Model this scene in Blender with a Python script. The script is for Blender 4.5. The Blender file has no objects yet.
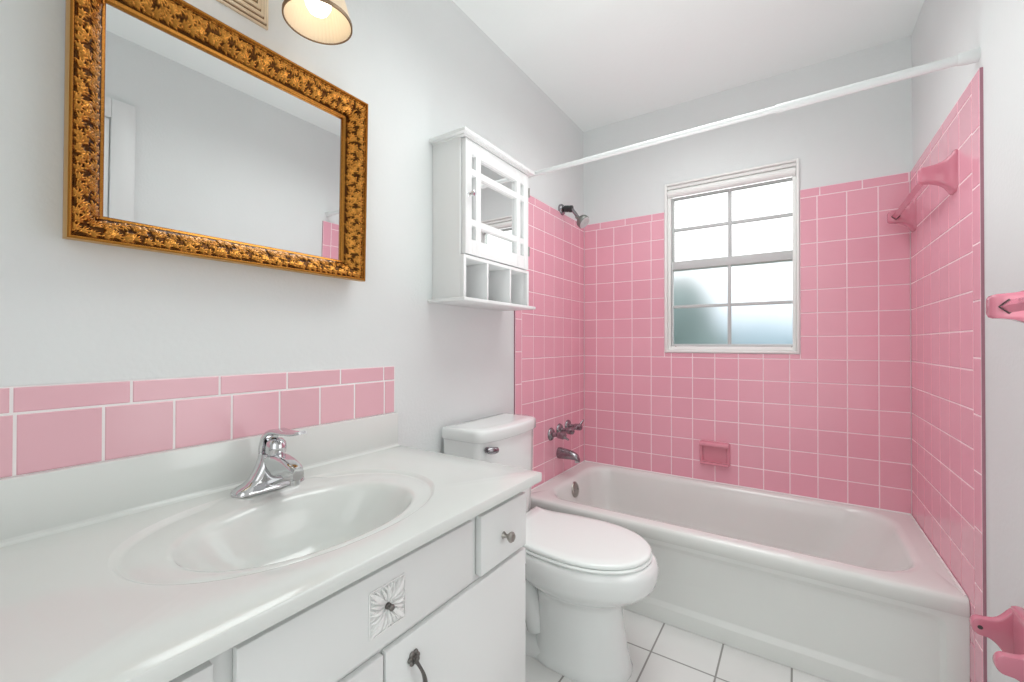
import bpy, bmesh, math, random
import numpy as np
from mathutils import Vector, Matrix
random.seed(7)
C = bpy.context.scene.collection
PI = math.pi
# ------------------------------------------------------------------ dimensions (metres)
W, D, CEIL, FL = 1.507, 2.453, 2.448, 0.035
TILE = 0.1095
RT = 0.008            # tile thickness
YF = -0.38            # front wall (behind the camera)

# ------------------------------------------------------------------ materials
def lin(c):
    return tuple(((v/255)/12.92 if v/255 <= .04045 else ((v/255+.055)/1.055)**2.4) for v in c) + (1,)

def mat(name, rgb, rough=.5, metal=0., spec=.5, bump=0., bscale=60., coat=0., var=0., vscale=4., attr=None, detail=2.):
    m = bpy.data.materials.new(name); m.use_nodes = True
    nt = m.node_tree; N = nt.nodes; L = nt.links
    b = N['Principled BSDF']
    col = lin(rgb)
    b.inputs['Base Color'].default_value = col
    b.inputs['Roughness'].default_value = rough
    b.inputs['Metallic'].default_value = metal
    b.inputs['Specular IOR Level'].default_value = spec
    b.inputs['Coat Weight'].default_value = coat
    b.inputs['Coat Roughness'].default_value = .05
    tc = N.new('ShaderNodeTexCoord')
    src = None
    if var > 0:
        n = N.new('ShaderNodeTexNoise'); n.inputs['Scale'].default_value = vscale; n.inputs['Detail'].default_value = 4
        L.new(tc.outputs['Object'], n.inputs['Vector'])
        mr = N.new('ShaderNodeMapRange'); mr.inputs['From Min'].default_value = .3; mr.inputs['From Max'].default_value = .7
        mr.inputs['To Min'].default_value = 1-var; mr.inputs['To Max'].default_value = 1+var
        L.new(n.outputs['Fac'], mr.inputs['Value'])
        mx = N.new('ShaderNodeVectorMath'); mx.operation = 'SCALE'
        mx.inputs[0].default_value = col[:3]; L.new(mr.outputs['Result'], mx.inputs['Scale'])
        src = mx.outputs['Vector']
    if attr:
        a = N.new('ShaderNodeAttribute'); a.attribute_name = attr
        mm = N.new('ShaderNodeVectorMath'); mm.operation = 'MULTIPLY'
        if src: L.new(src, mm.inputs[0])
        else: mm.inputs[0].default_value = col[:3]
        L.new(a.outputs['Color'], mm.inputs[1]); src = mm.outputs['Vector']
    if src: L.new(src, b.inputs['Base Color'])
    if bump > 0:
        n = N.new('ShaderNodeTexNoise'); n.inputs['Scale'].default_value = bscale; n.inputs['Detail'].default_value = detail
        L.new(tc.outputs['Object'], n.inputs['Vector'])
        bp = N.new('ShaderNodeBump'); bp.inputs['Strength'].default_value = bump; bp.inputs['Distance'].default_value = .003
        L.new(n.outputs['Fac'], bp.inputs['Height']); L.new(bp.outputs['Normal'], b.inputs['Normal'])
    return m

M = {}
M['plaster'] = mat('white orange peel plaster', (223,226,226), .6, bump=.22, bscale=95, var=.012, vscale=3)
M['ceiling'] = mat('white ceiling paint', (234,239,238), .75, bump=.15, bscale=70)
M['tile'] = mat('pink glazed tile', (232,168,184), .16, spec=.45, attr='tint', bump=.04, bscale=14, detail=1)
M['tile_pale'] = mat('pale pink glazed tile', (228,180,190), .16, spec=.45, attr='tint', bump=.05, bscale=14, detail=1)
M['grout'] = mat('pinkish white grout', (248,222,228), .7)
M['grout_white'] = mat('white grout', (238,232,232), .7)
M['tile_edge'] = mat('bare tile edge', (168,118,132), .6)
M['ceramic_pink'] = mat('pink glazed ceramic', (204,124,142), .12, coat=.4)
M['porcelain'] = mat('white glazed porcelain', (232,235,234), .12, coat=.5)
M['plastic_seat'] = mat('white plastic seat', (238,243,241), .22, coat=.2)
M['enamel'] = mat('aged white bathtub enamel', (224,226,223), .18, coat=.35, var=.012, vscale=5)
M['marble'] = mat('white cultured marble', (219,222,219), .14, coat=.4, var=.012, vscale=3.5)
M['paint'] = mat('white semi gloss paint', (229,231,230), .32, bump=.03, bscale=40)
M['paint_cab'] = mat('white cabinet paint', (226,227,227), .3)
M['void'] = mat('dark shadow gap', (70,68,66), .9)
M['chrome'] = mat('polished chrome', (214,214,216), .07, metal=1)
M['chrome_dull'] = mat('worn chrome', (150,146,150), .22, metal=1, var=.1, vscale=30)
M['head'] = mat('grey shower head', (128,130,126), .35, metal=.6)
M['nickel'] = mat('brushed nickel', (168,163,158), .3, metal=1)
M['pewter'] = mat('antique pewter', (120,117,114), .35, metal=1, var=.25, vscale=90)
M['black'] = mat('black metal', (38,38,40), .35, metal=.4)
M['rubber'] = mat('dark nylon nut', (46,48,48), .4)
M['mirror'] = mat('silvered mirror', (232,233,233), .01, metal=1)
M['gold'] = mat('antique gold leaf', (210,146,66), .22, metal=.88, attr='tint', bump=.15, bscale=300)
M['gold_dark'] = mat('dark gold edge', (196,150,84), .4, metal=.5, bump=.1, bscale=200)
M['plate'] = mat('champagne painted metal', (226,210,184), .35, metal=.3)
M['dish'] = mat('dusty pink glazed ceramic', (220,144,160), .12, coat=.4)
M['rim'] = mat('brown metal rim and groove shade', (128,104,78), .4, metal=.4)
M['brass'] = mat('satin brass', (200,184,156), .28, metal=.95)
M['silver_scroll'] = mat('distressed silver white paint', (240,240,239), .22, metal=.0, var=.05, vscale=160)
M['rod'] = mat('white enamelled steel', (214,216,216), .3)
M['alu'] = mat('white painted aluminium', (238,238,236), .35)
M['sash'] = mat('grey window sash', (196,198,198), .4)
M['bulb_cap'] = mat('bulb socket', (200,196,188), .4)
M['grass'] = mat('lawn', (120,140,100), .9, var=.2, vscale=8)
M['leaf'] = mat('shrub leaf', (104,124,122), .6, var=.3, vscale=5)
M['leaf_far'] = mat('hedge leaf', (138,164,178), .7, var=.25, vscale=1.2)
M['bark'] = mat('bark', (90,76,62), .9)

def floor_mat():
    m = bpy.data.materials.new('white square floor tile'); m.use_nodes = True
    nt = m.node_tree; N = nt.nodes; L = nt.links; b = N['Principled BSDF']
    tc = N.new('ShaderNodeTexCoord'); mp = N.new('ShaderNodeMapping')
    mp.inputs['Location'].default_value = (-(.668-3*.2085), -(1.545-7*.2085), 0)
    L.new(tc.outputs['Object'], mp.inputs['Vector'])
    br = N.new('ShaderNodeTexBrick'); br.offset = 0; br.squash = 1
    br.inputs['Scale'].default_value = 1; br.inputs['Brick Width'].default_value = .2085; br.inputs['Row Height'].default_value = .2085
    br.inputs['Mortar Size'].default_value = .0033; br.inputs['Mortar Smooth'].default_value = .2
    br.inputs['Color1'].default_value = lin((226,226,224)); br.inputs['Color2'].default_value = lin((221,221,219))
    br.inputs['Mortar'].default_value = lin((150,148,145))
    L.new(mp.outputs['Vector'], br.inputs['Vector'])
    n = N.new('ShaderNodeTexNoise'); n.inputs['Scale'].default_value = 9; n.inputs['Detail'].default_value = 5
    L.new(tc.outputs['Object'], n.inputs['Vector'])
    mr = N.new('ShaderNodeMapRange'); mr.inputs['To Min'].default_value = .95; mr.inputs['To Max'].default_value = 1.03
    L.new(n.outputs['Fac'], mr.inputs['Value'])
    mx = N.new('ShaderNodeVectorMath'); mx.operation = 'SCALE'
    L.new(br.outputs['Color'], mx.inputs[0]); L.new(mr.outputs['Result'], mx.inputs['Scale'])
    L.new(mx.outputs['Vector'], b.inputs['Base Color'])
    b.inputs['Roughness'].default_value = .3
    bp = N.new('ShaderNodeBump'); bp.inputs['Strength'].default_value = .5; bp.inputs['Distance'].default_value = .002; bp.invert = True
    L.new(br.outputs['Fac'], bp.inputs['Height']); L.new(bp.outputs['Normal'], b.inputs['Normal'])
    return m
M['floor'] = floor_mat()

def clear_glass():
    m = bpy.data.materials.new('clear window glass'); m.use_nodes = True
    nt = m.node_tree; N = nt.nodes; L = nt.links
    N.remove(N['Principled BSDF']); out = N['Material Output']
    t = N.new('ShaderNodeBsdfTransparent'); g = N.new('ShaderNodeBsdfGlossy'); g.inputs['Roughness'].default_value = .02
    f = N.new('ShaderNodeFresnel'); f.inputs['IOR'].default_value = 1.45
    mx = N.new('ShaderNodeMixShader'); L.new(f.outputs[0], mx.inputs[0]); L.new(t.outputs[0], mx.inputs[1]); L.new(g.outputs[0], mx.inputs[2])
    L.new(mx.outputs[0], out.inputs['Surface']); return m
M['glass'] = clear_glass()
def frosted():
    m = bpy.data.materials.new('frosted window glass'); m.use_nodes = True
    b = m.node_tree.nodes['Principled BSDF']
    b.inputs['Base Color'].default_value = (.97,.99,1,1)
    b.inputs['Transmission Weight'].default_value = 1; b.inputs['IOR'].default_value = 1.3; b.inputs['Roughness'].default_value = .3
    return m
M['frosted'] = frosted()
def emissive(name, rgb, strength, base=(255,255,255)):
    m = mat(name, base, .4); b = m.node_tree.nodes['Principled BSDF']
    b.inputs['Emission Color'].default_value = lin(rgb); b.inputs['Emission Strength'].default_value = strength; return m
M['bulb'] = emissive('lit frosted bulb', (255,246,228), 2.5)
def shade_mat():
    m = mat('cream pleated shade', (240,228,208), .6)
    nt = m.node_tree; b = nt.nodes['Principled BSDF']
    b.inputs['Subsurface Weight'].default_value = 0
    b.inputs['Transmission Weight'].default_value = 0
    tr = nt.nodes.new('ShaderNodeBsdfTranslucent'); tr.inputs['Color'].default_value = lin((245,232,210))
    mx = nt.nodes.new('ShaderNodeMixShader'); mx.inputs[0].default_value = .35
    out = nt.nodes['Material Output']
    nt.links.new(b.outputs[0], mx.inputs[1]); nt.links.new(tr.outputs[0], mx.inputs[2]); nt.links.new(mx.outputs[0], out.inputs['Surface'])
    return m
M['shade'] = shade_mat()

# ------------------------------------------------------------------ mesh builder
class MB:
    def __init__(s):
        s.bm = bmesh.new(); s.tint = s.bm.loops.layers.float_color.new('tint')
    def face(s, vs, mi=0, smooth=False, tint=1.):
        try: f = s.bm.faces.new(vs)
        except ValueError: return None
        f.material_index = mi; f.smooth = smooth
        t = tint if isinstance(tint, tuple) else (tint, tint, tint)
        for l in f.loops: l[s.tint] = (*t, 1)
        return f
    def poly(s, pts, mi=0, smooth=False, tint=1.):
        return s.face([s.bm.verts.new(p) for p in pts], mi, smooth, tint)
    def box(s, p0, p1, bevel=0., seg=2, mi=0, tint=1.):
        p0 = Vector(p0); p1 = Vector(p1)
        t = bmesh.new(); bmesh.ops.create_cube(t, size=1)
        for v in t.verts: v.co = Vector([p0[i] + (v.co[i]+.5)*(p1[i]-p0[i]) for i in range(3)])
        if bevel > 0:
            bevel = min(bevel, .49*min(abs(p1[i]-p0[i]) for i in range(3)))
            bmesh.ops.bevel(t, geom=t.edges[:], offset=bevel, segments=seg, profile=.5, affect='EDGES')
        s.merge(t, mi, bevel > 0, tint); return s
    def merge(s, t, mi=0, smooth=False, tint=1., mtx=None):
        mp = {}
        for v in t.verts: mp[v] = s.bm.verts.new(mtx @ v.co if mtx else v.co)
        for f in t.faces: s.face([mp[v] for v in f.verts], mi, smooth, tint)
        t.free()
    def rings(s, rings, cap0=True, cap1=True, mi=0, smooth=True, closed=True, tint=1.):
        vr = [[s.bm.verts.new(p) for p in r] for r in rings]
        n = len(vr[0])
        for a, b in zip(vr, vr[1:]):
            for i in range(n if closed else n-1):
                j = (i+1) % n
                s.face([a[i], a[j], b[j], b[i]], mi, smooth, tint)
        if cap0: s.face(list(reversed(vr[0])), mi, False, tint)
        if cap1: s.face(vr[-1], mi, False, tint)
        return s
    def tube(s, pts, r, seg=12, mi=0, caps=True, flat=None, tint=1.):
        pts = [Vector(p) for p in pts]
        rs = r if isinstance(r, (list, tuple)) else [r]*len(pts)
        prev = None; out = []
        for i, p in enumerate(pts):
            d = (pts[min(i+1, len(pts)-1)] - pts[max(i-1, 0)]).normalized()
            if prev is None:
                a = Vector((0,0,1)) if abs(d.z) < .9 else Vector((0,1,0))
                n = (a - d*a.dot(d)).normalized()
            else:
                n = (prev - d*prev.dot(d)).normalized()
            prev = n; b = d.cross(n)
            k = flat if flat else 1.
            out.append([p + (n*math.cos(t)*k + b*math.sin(t))*rs[i] for t in [2*PI*j/seg for j in range(seg)]])
        s.rings(out, caps, caps, mi, True, True, tint); return s
    def lathe(s, prof, origin=(0,0,0), axis=(0,0,1), seg=32, mi=0, cap0=True, cap1=True, ripple=0, nr=0):
        # prof: list of (radius, height along axis)
        ax = Vector(axis).normalized(); o = Vector(origin)
        a = Vector((0,0,1)) if abs(ax.z) < .9 else Vector((1,0,0))
        n = (a - ax*a.dot(ax)).normalized(); b = ax.cross(n)
        R = []
        for (r, h) in prof:
            R.append([o + ax*h + (n*math.cos(t) + b*math.sin(t))*(r*(1+ripple*math.cos(nr*t))) for t in [2*PI*j/seg for j in range(seg)]])
        s.rings(R, cap0, cap1, mi); return s
    def ball(s, c, r, sx=1, sy=1, sz=1, mi=0, seg=16):
        t = bmesh.new(); bmesh.ops.create_uvsphere(t, u_segments=seg, v_segments=max(6, seg//2+1), radius=r)
        s.merge(t, mi, True, 1., Matrix.Translation(Vector(c)) @ Matrix.Diagonal((sx, sy, sz, 1))); return s
    def prism(s, outline, f, d0, d1, bevel=0., mi=0, seg=2, smooth=True):
        # outline: 2D points (a,b); f(a,b,d) maps into the world
        t = bmesh.new()
        vs = [t.verts.new(f(a, b, d0)) for a, b in outline]
        fc = t.faces.new(vs)
        r = bmesh.ops.extrude_face_region(t, geom=[fc])
        off = Vector(f(0, 0, d1)) - Vector(f(0, 0, d0))
        for g in r['geom']:
            if isinstance(g, bmesh.types.BMVert): g.co += off
        bmesh.ops.recalc_face_normals(t, faces=t.faces[:])
        if bevel > 0:
            n = len(outline)
            es = [e for e in t.edges if len(e.link_faces) == 2 and e.calc_face_angle(0) > .7 and any(len(ff.verts) > 4 or n == 4 for ff in e.link_faces)]
            bmesh.ops.bevel(t, geom=es, offset=bevel, segments=seg, profile=.5, affect='EDGES')
        s.merge(t, mi, smooth and bevel > 0); return s
    def build(s, name, mats, parent=None, autosmooth=40, subsurf=0):
        bmesh.ops.recalc_face_normals(s.bm, faces=s.bm.faces[:])
        me = bpy.data.meshes.new(name); s.bm.to_mesh(me); s.bm.free()
        for m in (mats if isinstance(mats, (list, tuple)) else [mats]): me.materials.append(m)
        if autosmooth: me.set_sharp_from_angle(angle=math.radians(autosmooth))
        o = bpy.data.objects.new(name, me); C.objects.link(o)
        if parent is not None:
            o.parent = parent
            p = parent; off = Vector((0,0,0))
            while p is not None:
                off += p.location; p = p.parent
            if off.length: me.transform(Matrix.Translation(-off))
        if subsurf:
            md = o.modifiers.new('sub', 'SUBSURF'); md.levels = subsurf; md.render_levels = subsurf
        return o

def thing(name, label, cat, loc=(0,0,0), group=None):
    o = bpy.data.objects.new(name, None); C.objects.link(o); o.location = loc; o.empty_display_size = .05
    o['label'] = label; o['category'] = cat
    if group: o['group'] = group
    return o
def tag(o, label, cat, group=None):
    o['label'] = label; o['category'] = cat
    if group: o['group'] = group
    return o
def struct(o): o['kind'] = 'structure'; return o

def rrect(x0, y0, x1, y1, r, n=8):
    pts = []
    rs = r if isinstance(r, (list, tuple)) else [r]*4
    for (cx, cy, a0, q) in ((x1-rs[0], y0+rs[0], -PI/2, rs[0]), (x1-rs[1], y1-rs[1], 0, rs[1]), (x0+rs[2], y1-rs[2], PI/2, rs[2]), (x0+rs[3], y0+rs[3], PI, rs[3])):
        for i in range(n+1):
            t = a0 + PI/2*i/n
            pts.append((cx+q*math.cos(t), cy+q*math.sin(t)))
    return pts
def bez(p0, p1, p2, p3, n=10):
    p0, p1, p2, p3 = map(Vector, (p0, p1, p2, p3)); o = []
    for i in range(n+1):
        t = i/n; o.append((1-t)**3*p0 + 3*(1-t)**2*t*p1 + 3*(1-t)*t*t*p2 + t**3*p3)
    return o

# ================================================================== room shell
WX0, WX1 = .492, 1.115; WZ0, WZ1 = 1.081, 2.014      # window opening
YB = D + RT
T = .12
mb = MB(); mb.box((-T, YF-T, FL-.1), (W+RT+T, YB+T, FL)); fl = struct(mb.build('floor', M['floor']))
mb = MB(); mb.box((-T, YF-T, CEIL), (W+RT+T, YB+T, CEIL+.1)); struct(mb.build('ceiling', M['ceiling']))
mb = MB(); mb.box((-T, YF-T, FL), (0, YB+T, CEIL)); wall_l = struct(mb.build('wall_left', M['plaster']))
mb = MB(); mb.box((0, YF-T, FL), (W+RT, YF, CEIL)); struct(mb.build('wall_front', M['plaster']))
DY0, DY1, DZ = -.20, .595, 2.07                         # door opening in the right wall
mb = MB()
X0, X1 = W+RT, W+RT+T
mb.box((X0, YF-T, FL), (X1, DY0, CEIL)); mb.box((X0, DY1, FL), (X1, YB+T, CEIL)); mb.box((X0, DY0, DZ), (X1, DY1, CEIL))
wall_r = struct(mb.build('wall_right', M['plaster']))
mb = MB()
mb.box((0, YB, FL), (WX0, YB+T, CEIL)); mb.box((WX1, YB, FL), (W+RT, YB+T, CEIL))
mb.box((WX0, YB, FL), (WX1, YB+T, WZ0)); mb.box((WX0, YB, WZ1), (WX1, YB+T, CEIL))
wall_b = struct(mb.build('wall_back', M['plaster']))
# door (seen only in the mirror)
mb = MB()
c = .085
mb.box((X0-.016, DY0-c, FL), (X0, DY0, DZ+c), .004); mb.box((X0-.016, DY1, FL), (X0, DY1+c, DZ+c), .004); mb.box((X0-.016, DY0, DZ), (X0, DY1, DZ+c), .004)
door = struct(mb.build('door_1', M['paint_cab']))
mb = MB(); mb.box((X0-.006, DY0+.001, FL+.008), (X0+.035, DY1-.003, DZ-.003), .003)
for z0, z1 in ((.25, .95), (1.1, 1.95)):
    for y0, y1 in ((DY0+.1, DY0+.37), (DY1-.37, DY1-.1)):
        mb.box((X0-.010, y0, z0), (X0+.0, y1, z1), .006)
mb.build('door_leaf', M['paint_cab'], door)
mb = MB(); mb.lathe([(.025,0),(.025,.006),(.01,.012),(.01,.03),(.026,.045),(.026,.06),(.012,.068)], (X0-.006, DY1-.07, 1.0), (-1,0,0)); mb.build('door_knob', M['nickel'], door)

# ------------------------------------------------------------------ wall tile
def wl(a, b, d): return Vector((d, a, b))
def wr(a, b, d): return Vector((W+RT-d, a, b))
def wbk(a, b, d): return Vector((a, D+RT-d, b))
G = .0016
def one_tile(mb, f, a0, b0, a1, b1, t=RT, tv=.022):
    if a1-a0 < .006 or b1-b0 < .006: return
    a0 += G; b0 += G; a1 -= G; b1 -= G
    e = .0022
    k = 1 + random.uniform(-tv, tv); k2 = random.uniform(-.02, .02)
    tint = (k, k*(1+k2), k*(1+k2*.5))
    lo = [f(a0, b0, t-.0035), f(a1, b0, t-.0035), f(a1, b1, t-.0035), f(a0, b1, t-.0035)]
    m1 = [f(a0+e*.3, b0+e*.3, t-.001), f(a1-e*.3, b0+e*.3, t-.001), f(a1-e*.3, b1-e*.3, t-.001), f(a0+e*.3, b1-e*.3, t-.001)]
    hi = [f(a0+e, b0+e, t), f(a1-e, b0+e, t), f(a1-e, b1-e, t), f(a0+e, b1-e, t)]
    mb.rings([lo, m1, hi], False, True, 0, True, True, tint)
def clip(a0, b0, a1, b1, hole):
    if not hole: return [(a0, b0, a1, b1)]
    h0, k0, h1, k1 = hole
    if a1 <= h0 or a0 >= h1 or b1 <= k0 or b0 >= k1: return [(a0, b0, a1, b1)]
    out = []
    if a0 < h0: out.append((a0, b0, h0, b1))
    if a1 > h1: out.append((h1, b0, a1, b1))
    c0, c1 = max(a0, h0), min(a1, h1)
    if b0 < k0: out.append((c0, b0, c1, k0))
    if b1 > k1: out.append((c0, k1, c1, b1))
    return out
Z0 = 1.0547; TOP = 1.862
rowlines = [Z0 + TILE*k for k in range(-10, 8)]
def rows_from(zb):
    r = [z for z in rowlines if z > zb+.012]
    return [zb] + r
def tile_panel(name, f, a0, a1, cols, zb, parent, hole=None, holes_extra=(), trim_off=0., mats=None, side=None, wall=None):
    mb = MB()
    # grout bed
    for (p, q, r, s_) in [x for x in clip(a0, zb, a1, TOP, hole)] if hole else [(a0, zb, a1, TOP)]:
        lo = [f(p, q, .0005), f(r, q, .0005), f(r, s_, .0005), f(p, s_, .0005)]
        hi = [f(p, q, RT-.0012), f(r, q, RT-.0012), f(r, s_, RT-.0012), f(p, s_, RT-.0012)]
        mb.rings([lo, hi], False, True, 1, False)
    rl = rows_from(zb)
    cl = [a0] + [c for c in cols if a0+.008 < c < a1-.008] + [a1]
    for b0, b1 in zip(rl, rl[1:]):
        for p, q in zip(cl, cl[1:]):
            for r in clip(p, b0, q, b1, hole): one_tile(mb, f, *r)
    # top bullnose row, six inch pieces
    p = a0 - trim_off
    while p < a1:
        for r in clip(max(p, a0), rl[-1], min(p+.1545, a1), TOP, hole): one_tile(mb, f, *r)
        p += .1545
    return mb
# back wall
cols = [.4169 + TILE*k for k in range(-4, 12)]
mb = tile_panel('b', wbk, .008, W, cols, .40, wall_b, hole=(WX0-.002, WZ0-.002, WX1+.002, WZ1+.002), trim_off=.05)
mb.build('tile_surround', [M['tile'], M['grout']], wall_b, 12)
# left wall; the vertical edge column runs up the front edge
def edge_wall(f, ya, ytrim, cols, parent, floor_to):
    mb = tile_panel('e', f, ytrim, D, cols, .40, parent, trim_off=.03)
    # front bullnose column, down to the floor beside the tub apron
    lo = [f(ya, floor_to, .0005), f(ytrim, floor_to, .0005), f(ytrim, TOP, .0005), f(ya, TOP, .0005)]
    hi = [f(ya, floor_to, RT-.0012), f(ytrim, floor_to, RT-.0012), f(ytrim, TOP, RT-.0012), f(ya, TOP, RT-.0012)]
    mb.rings([lo, hi], False, True, 1, False)
    z = TOP
    while z > floor_to:
        one_tile(mb, f, ya, max(z-.1545, floor_to), ytrim, z); z -= .1545
    z = .40
    while z > floor_to:
        one_tile(mb, f, ytrim, max(z-TILE, floor_to), 1.80, z); z -= TILE
    # bare edge
    mb.box(min(f(ya-.0015, floor_to, 0), f(ya, TOP, RT-.0015), key=lambda v: v.x), max(f(ya-.0015, floor_to, 0), f(ya, TOP, RT-.0015), key=lambda v: v.x), mi=2)
    return mb.build('tile_surround', [M['tile'], M['grout'], M['tile_edge']], parent, 12)
edge_wall(wl, 1.675, 1.7315, [1.7315+TILE*k for k in range(8)], wall_l, FL)
edge_wall(wr, 1.632, 1.690, [1.690+TILE*k for k in range(8)], wall_r, FL)
# two row tile border on the left wall above the vanity
mb = MB()
zb, zm, zt = .902, 1.008, 1.054; y0, y1 = -.25, .9535
f = wl
mb.rings([[f(y0, zb, .0005), f(y1, zb, .0005), f(y1, zt, .0005), f(y0, zt, .0005)], [f(y0, zb, .0068), f(y1, zb, .0068), f(y1, zt, .0068), f(y0, zt, .0068)]], False, True, 1, False)
for k in range(-4, 8):
    one_tile(mb, f, max(y0, .138+.1105*k), zb, min(y1, .138+.1105*(k+1)), zm)
for k in range(-3, 7):
    one_tile(mb, f, max(y0, .134+.1550*k), zm, min(y1, .134+.1550*(k+1)), zt)
mb.build('tile_border', [M['tile_pale'], M['grout_white']], wall_l, 12)

# ================================================================== window
mb = MB()
def wframe(mb, x0, z0, x1, z1, w, y0, y1, bev=.002, mi=0, wt=None, wb=None):
    wt = wt or w; wb = wb or w
    mb.box((x0, y0, z0), (x0+w, y1, z1), bev, mi=mi); mb.box((x1-w, y0, z0), (x1, y1, z1), bev, mi=mi)
    mb.box((x0+w-.001, y0, z0), (x1-w+.001, y1, z0+wb), bev, mi=mi); mb.box((x0+w-.001, y0, z1-wt), (x1-w+.001, y1, z1), bev, mi=mi)
wframe(mb, WX0, WZ0, WX1, WZ1, .012, D-.006, D+.09, .003)
win = struct(mb.build('window_1', M['alu']))
mb = MB(); wframe(mb, WX0+.012, WZ0+.012, WX1-.012, WZ1-.012, .016, D+.02, D+.075, .003, wt=.03, wb=.02)
mb.build('window_frame', M['alu'], win)
# head tube in front of the upper sash
mb = MB(); mb.tube([(WX0+.014, D+.022, 1.962), (WX1-.014, D+.022, 1.962)], .021, 16, 0); mb.box((WX0+.012, D+.004, 1.984), (WX1-.012, D+.04, 2.0), .003)
mb.build('window_head', M['alu'], win)
def sash(z0, z1, y, zm, wt, wb, glass, nm):
    mb = MB(); wframe(mb, .522, z0, 1.1, z1, .009, y, y+.022, .002, wt=wt, wb=wb)
    mb.box((.803, y+.002, z0+.004), (.820, y+.018, z1-.004), .002); mb.box((.53, y+.003, zm-.008), (1.095, y+.017, zm+.008), .002)
    o = mb.build(nm, M['sash'], win)
    mb = MB(); mb.box((.526, y+.008, z0+.005), (1.096, y+.012, z1-.005)); mb.build('window_pane', glass, o)
sash(1.535, 1.945, D+.046, 1.764, .012, .035, M['glass'], 'upper_sash')
sash(1.10, 1.583, D+.024, 1.332, .045, .026, M['frosted'], 'lower_sash')
for x in (.545, 1.082):
    mb = MB(); mb.lathe([(.004,0),(.004,.003),(.001,.0045)], (x, D+.0245, 1.113), (0,-1,0), 8); mb.build('window_screw', M['nickel'], win)

# ------------------------------------------------------------------ outdoors, seen blurred through the frosted panes
mb = MB(); mb.box((-30, 2.8, -.5), (30, 60, -.4)); o = mb.build('lawn', M['grass']); struct(o)
def leafy(name, blobs, n, size, m, stem=None, label='', cat='', rs=1):
    rnd = random.Random(rs)
    base = (blobs[0][0][0], blobs[0][0][1], -.4)
    t = thing(name, label, cat, base)
    mb = MB()
    for (c, r) in blobs:
        mb.ball(c, .82, r[0], r[1], r[2], 0, 14)
        for _ in range(n):
            u = rnd.uniform(-1, 1); ph = rnd.uniform(0, 2*PI); q = math.sqrt(1-u*u)
            p = Vector((c[0]+r[0]*q*math.cos(ph)*rnd.uniform(.8, 1.05), c[1]+r[1]*q*math.sin(ph)*rnd.uniform(.8, 1.05), c[2]+r[2]*u*rnd.uniform(.8, 1.08)))
            d = Vector((rnd.gauss(0,1), rnd.gauss(0,1), rnd.gauss(0,1))).normalized(); e = d.orthogonal().normalized()
            mb.poly([p-d*size, p+e*size*.4, p+d*size, p-e*size*.4])
    mb.build('foliage', m, t, 0)
    mb = MB(); mb.tube([base, (base[0], base[1], blobs[0][0][2])], [.06, .04], 8); mb.build('stem', M['bark'], t)
leafy('shrub', [((.10, 4.6, 1.35), (.34, .4, .50)), ((-.12, 4.7, .7), (.75, .5, .9)), ((.25,4.6,.75),(.42,.4,.8))], 260, .06, M['leaf'], label='dark green shrub outdoors blurred by the frosted lower left panes', cat='shrub', rs=3)
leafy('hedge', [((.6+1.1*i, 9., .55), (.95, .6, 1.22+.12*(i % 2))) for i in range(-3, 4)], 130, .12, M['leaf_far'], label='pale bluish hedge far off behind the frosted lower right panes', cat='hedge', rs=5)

# ================================================================== bathtub
RIM = .405; TY = 1.7228
tub = thing('bathtub', 'white enamelled alcove bathtub set between the pink tiled walls', 'bathtub', (W/2, (TY+D)/2, FL))
mb = MB()
n = 10
def tubring(x0, y0, x1, y1, rr, z): return [Vector((a, b, z)) for a, b in rrect(x0, y0, x1, y1, rr, n)]
ox0, ox1, oy0, oy1 = .0085, W-.0005, TY, D-.0005
R = []
R.append(tubring(ox0, oy0+.008, ox1, oy1, .002, RIM-.055))
R.append(tubring(ox0, oy0, ox1, oy1, .002, RIM-.046))
R.append(tubring(ox0, oy0, ox1, oy1, .003, RIM-.014))
R.append(tubring(ox0, oy0+.004, ox1, oy1, .004, RIM-.004))
R.append(tubring(ox0, oy0+.013, ox1, oy1, .006, RIM))
ix0, ix1, iy0, iy1 = .100, 1.428, 1.800, 2.412
rr = [.16, .16, .12, .12]
def inner(d, z, dl=0, dr=0, rs=1):
    return tubring(ix0+d+dl, iy0+d, ix1-d-dr, iy1-d, [q*rs for q in rr], z)
R.append(inner(-.022, RIM+.001)); R.append(inner(-.008, RIM-.001)); R.append(inner(.003, RIM-.010)); R.append(inner(.009, RIM-.028))
R.append(inner(.018, .30, 0, .035)); R.append(inner(.032, .20, .005, .085)); R.append(inner(.05, .13, .012, .14))
R.append(inner(.075, .10, .015, .17, .9)); R.append(inner(.13, .088, .02, .18, .7)); R.append(inner(.22, .083, .04, .2, .3))
mb.rings(R, False, True)
mb.build('basin', M['enamel'], tub, 60)
# apron with a recessed long panel
mb = MB()
AY = 1.729
def ap(x, z, d): return Vector((x, AY+d, z))
def aprect(x0, z0, x1, z1, r, d): return [ap(a, b, d) for a, b in rrect(x0, z0, x1, z1, r, 6)]
A = [aprect(.0085, FL+.001, ox1, RIM-.048, .001, .03), aprect(.0085, FL+.001, ox1, RIM-.048, .001, 0), aprect(.075, .092, 1.462, .338, .03, 0), aprect(.078, .095, 1.459, .335, .03, .001), aprect(.090, .112, 1.449, .322, .026, .009), aprect(.094, .116, 1.445, .318, .025, .010)]
mb.rings(A, True, True)
mb.build('apron', M['enamel'], tub, 50)
mb = MB()
mb.lathe([(.0, .0), (.041,0),(.041,.005),(.037,.010),(.020,.013),(.019,.012),(.0,.012)], (.108, 2.100, .347), (.97, 0, .18), 32, cap0=False, cap1=False)
mb.build('overflow_plate', M['nickel'], tub)
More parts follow.
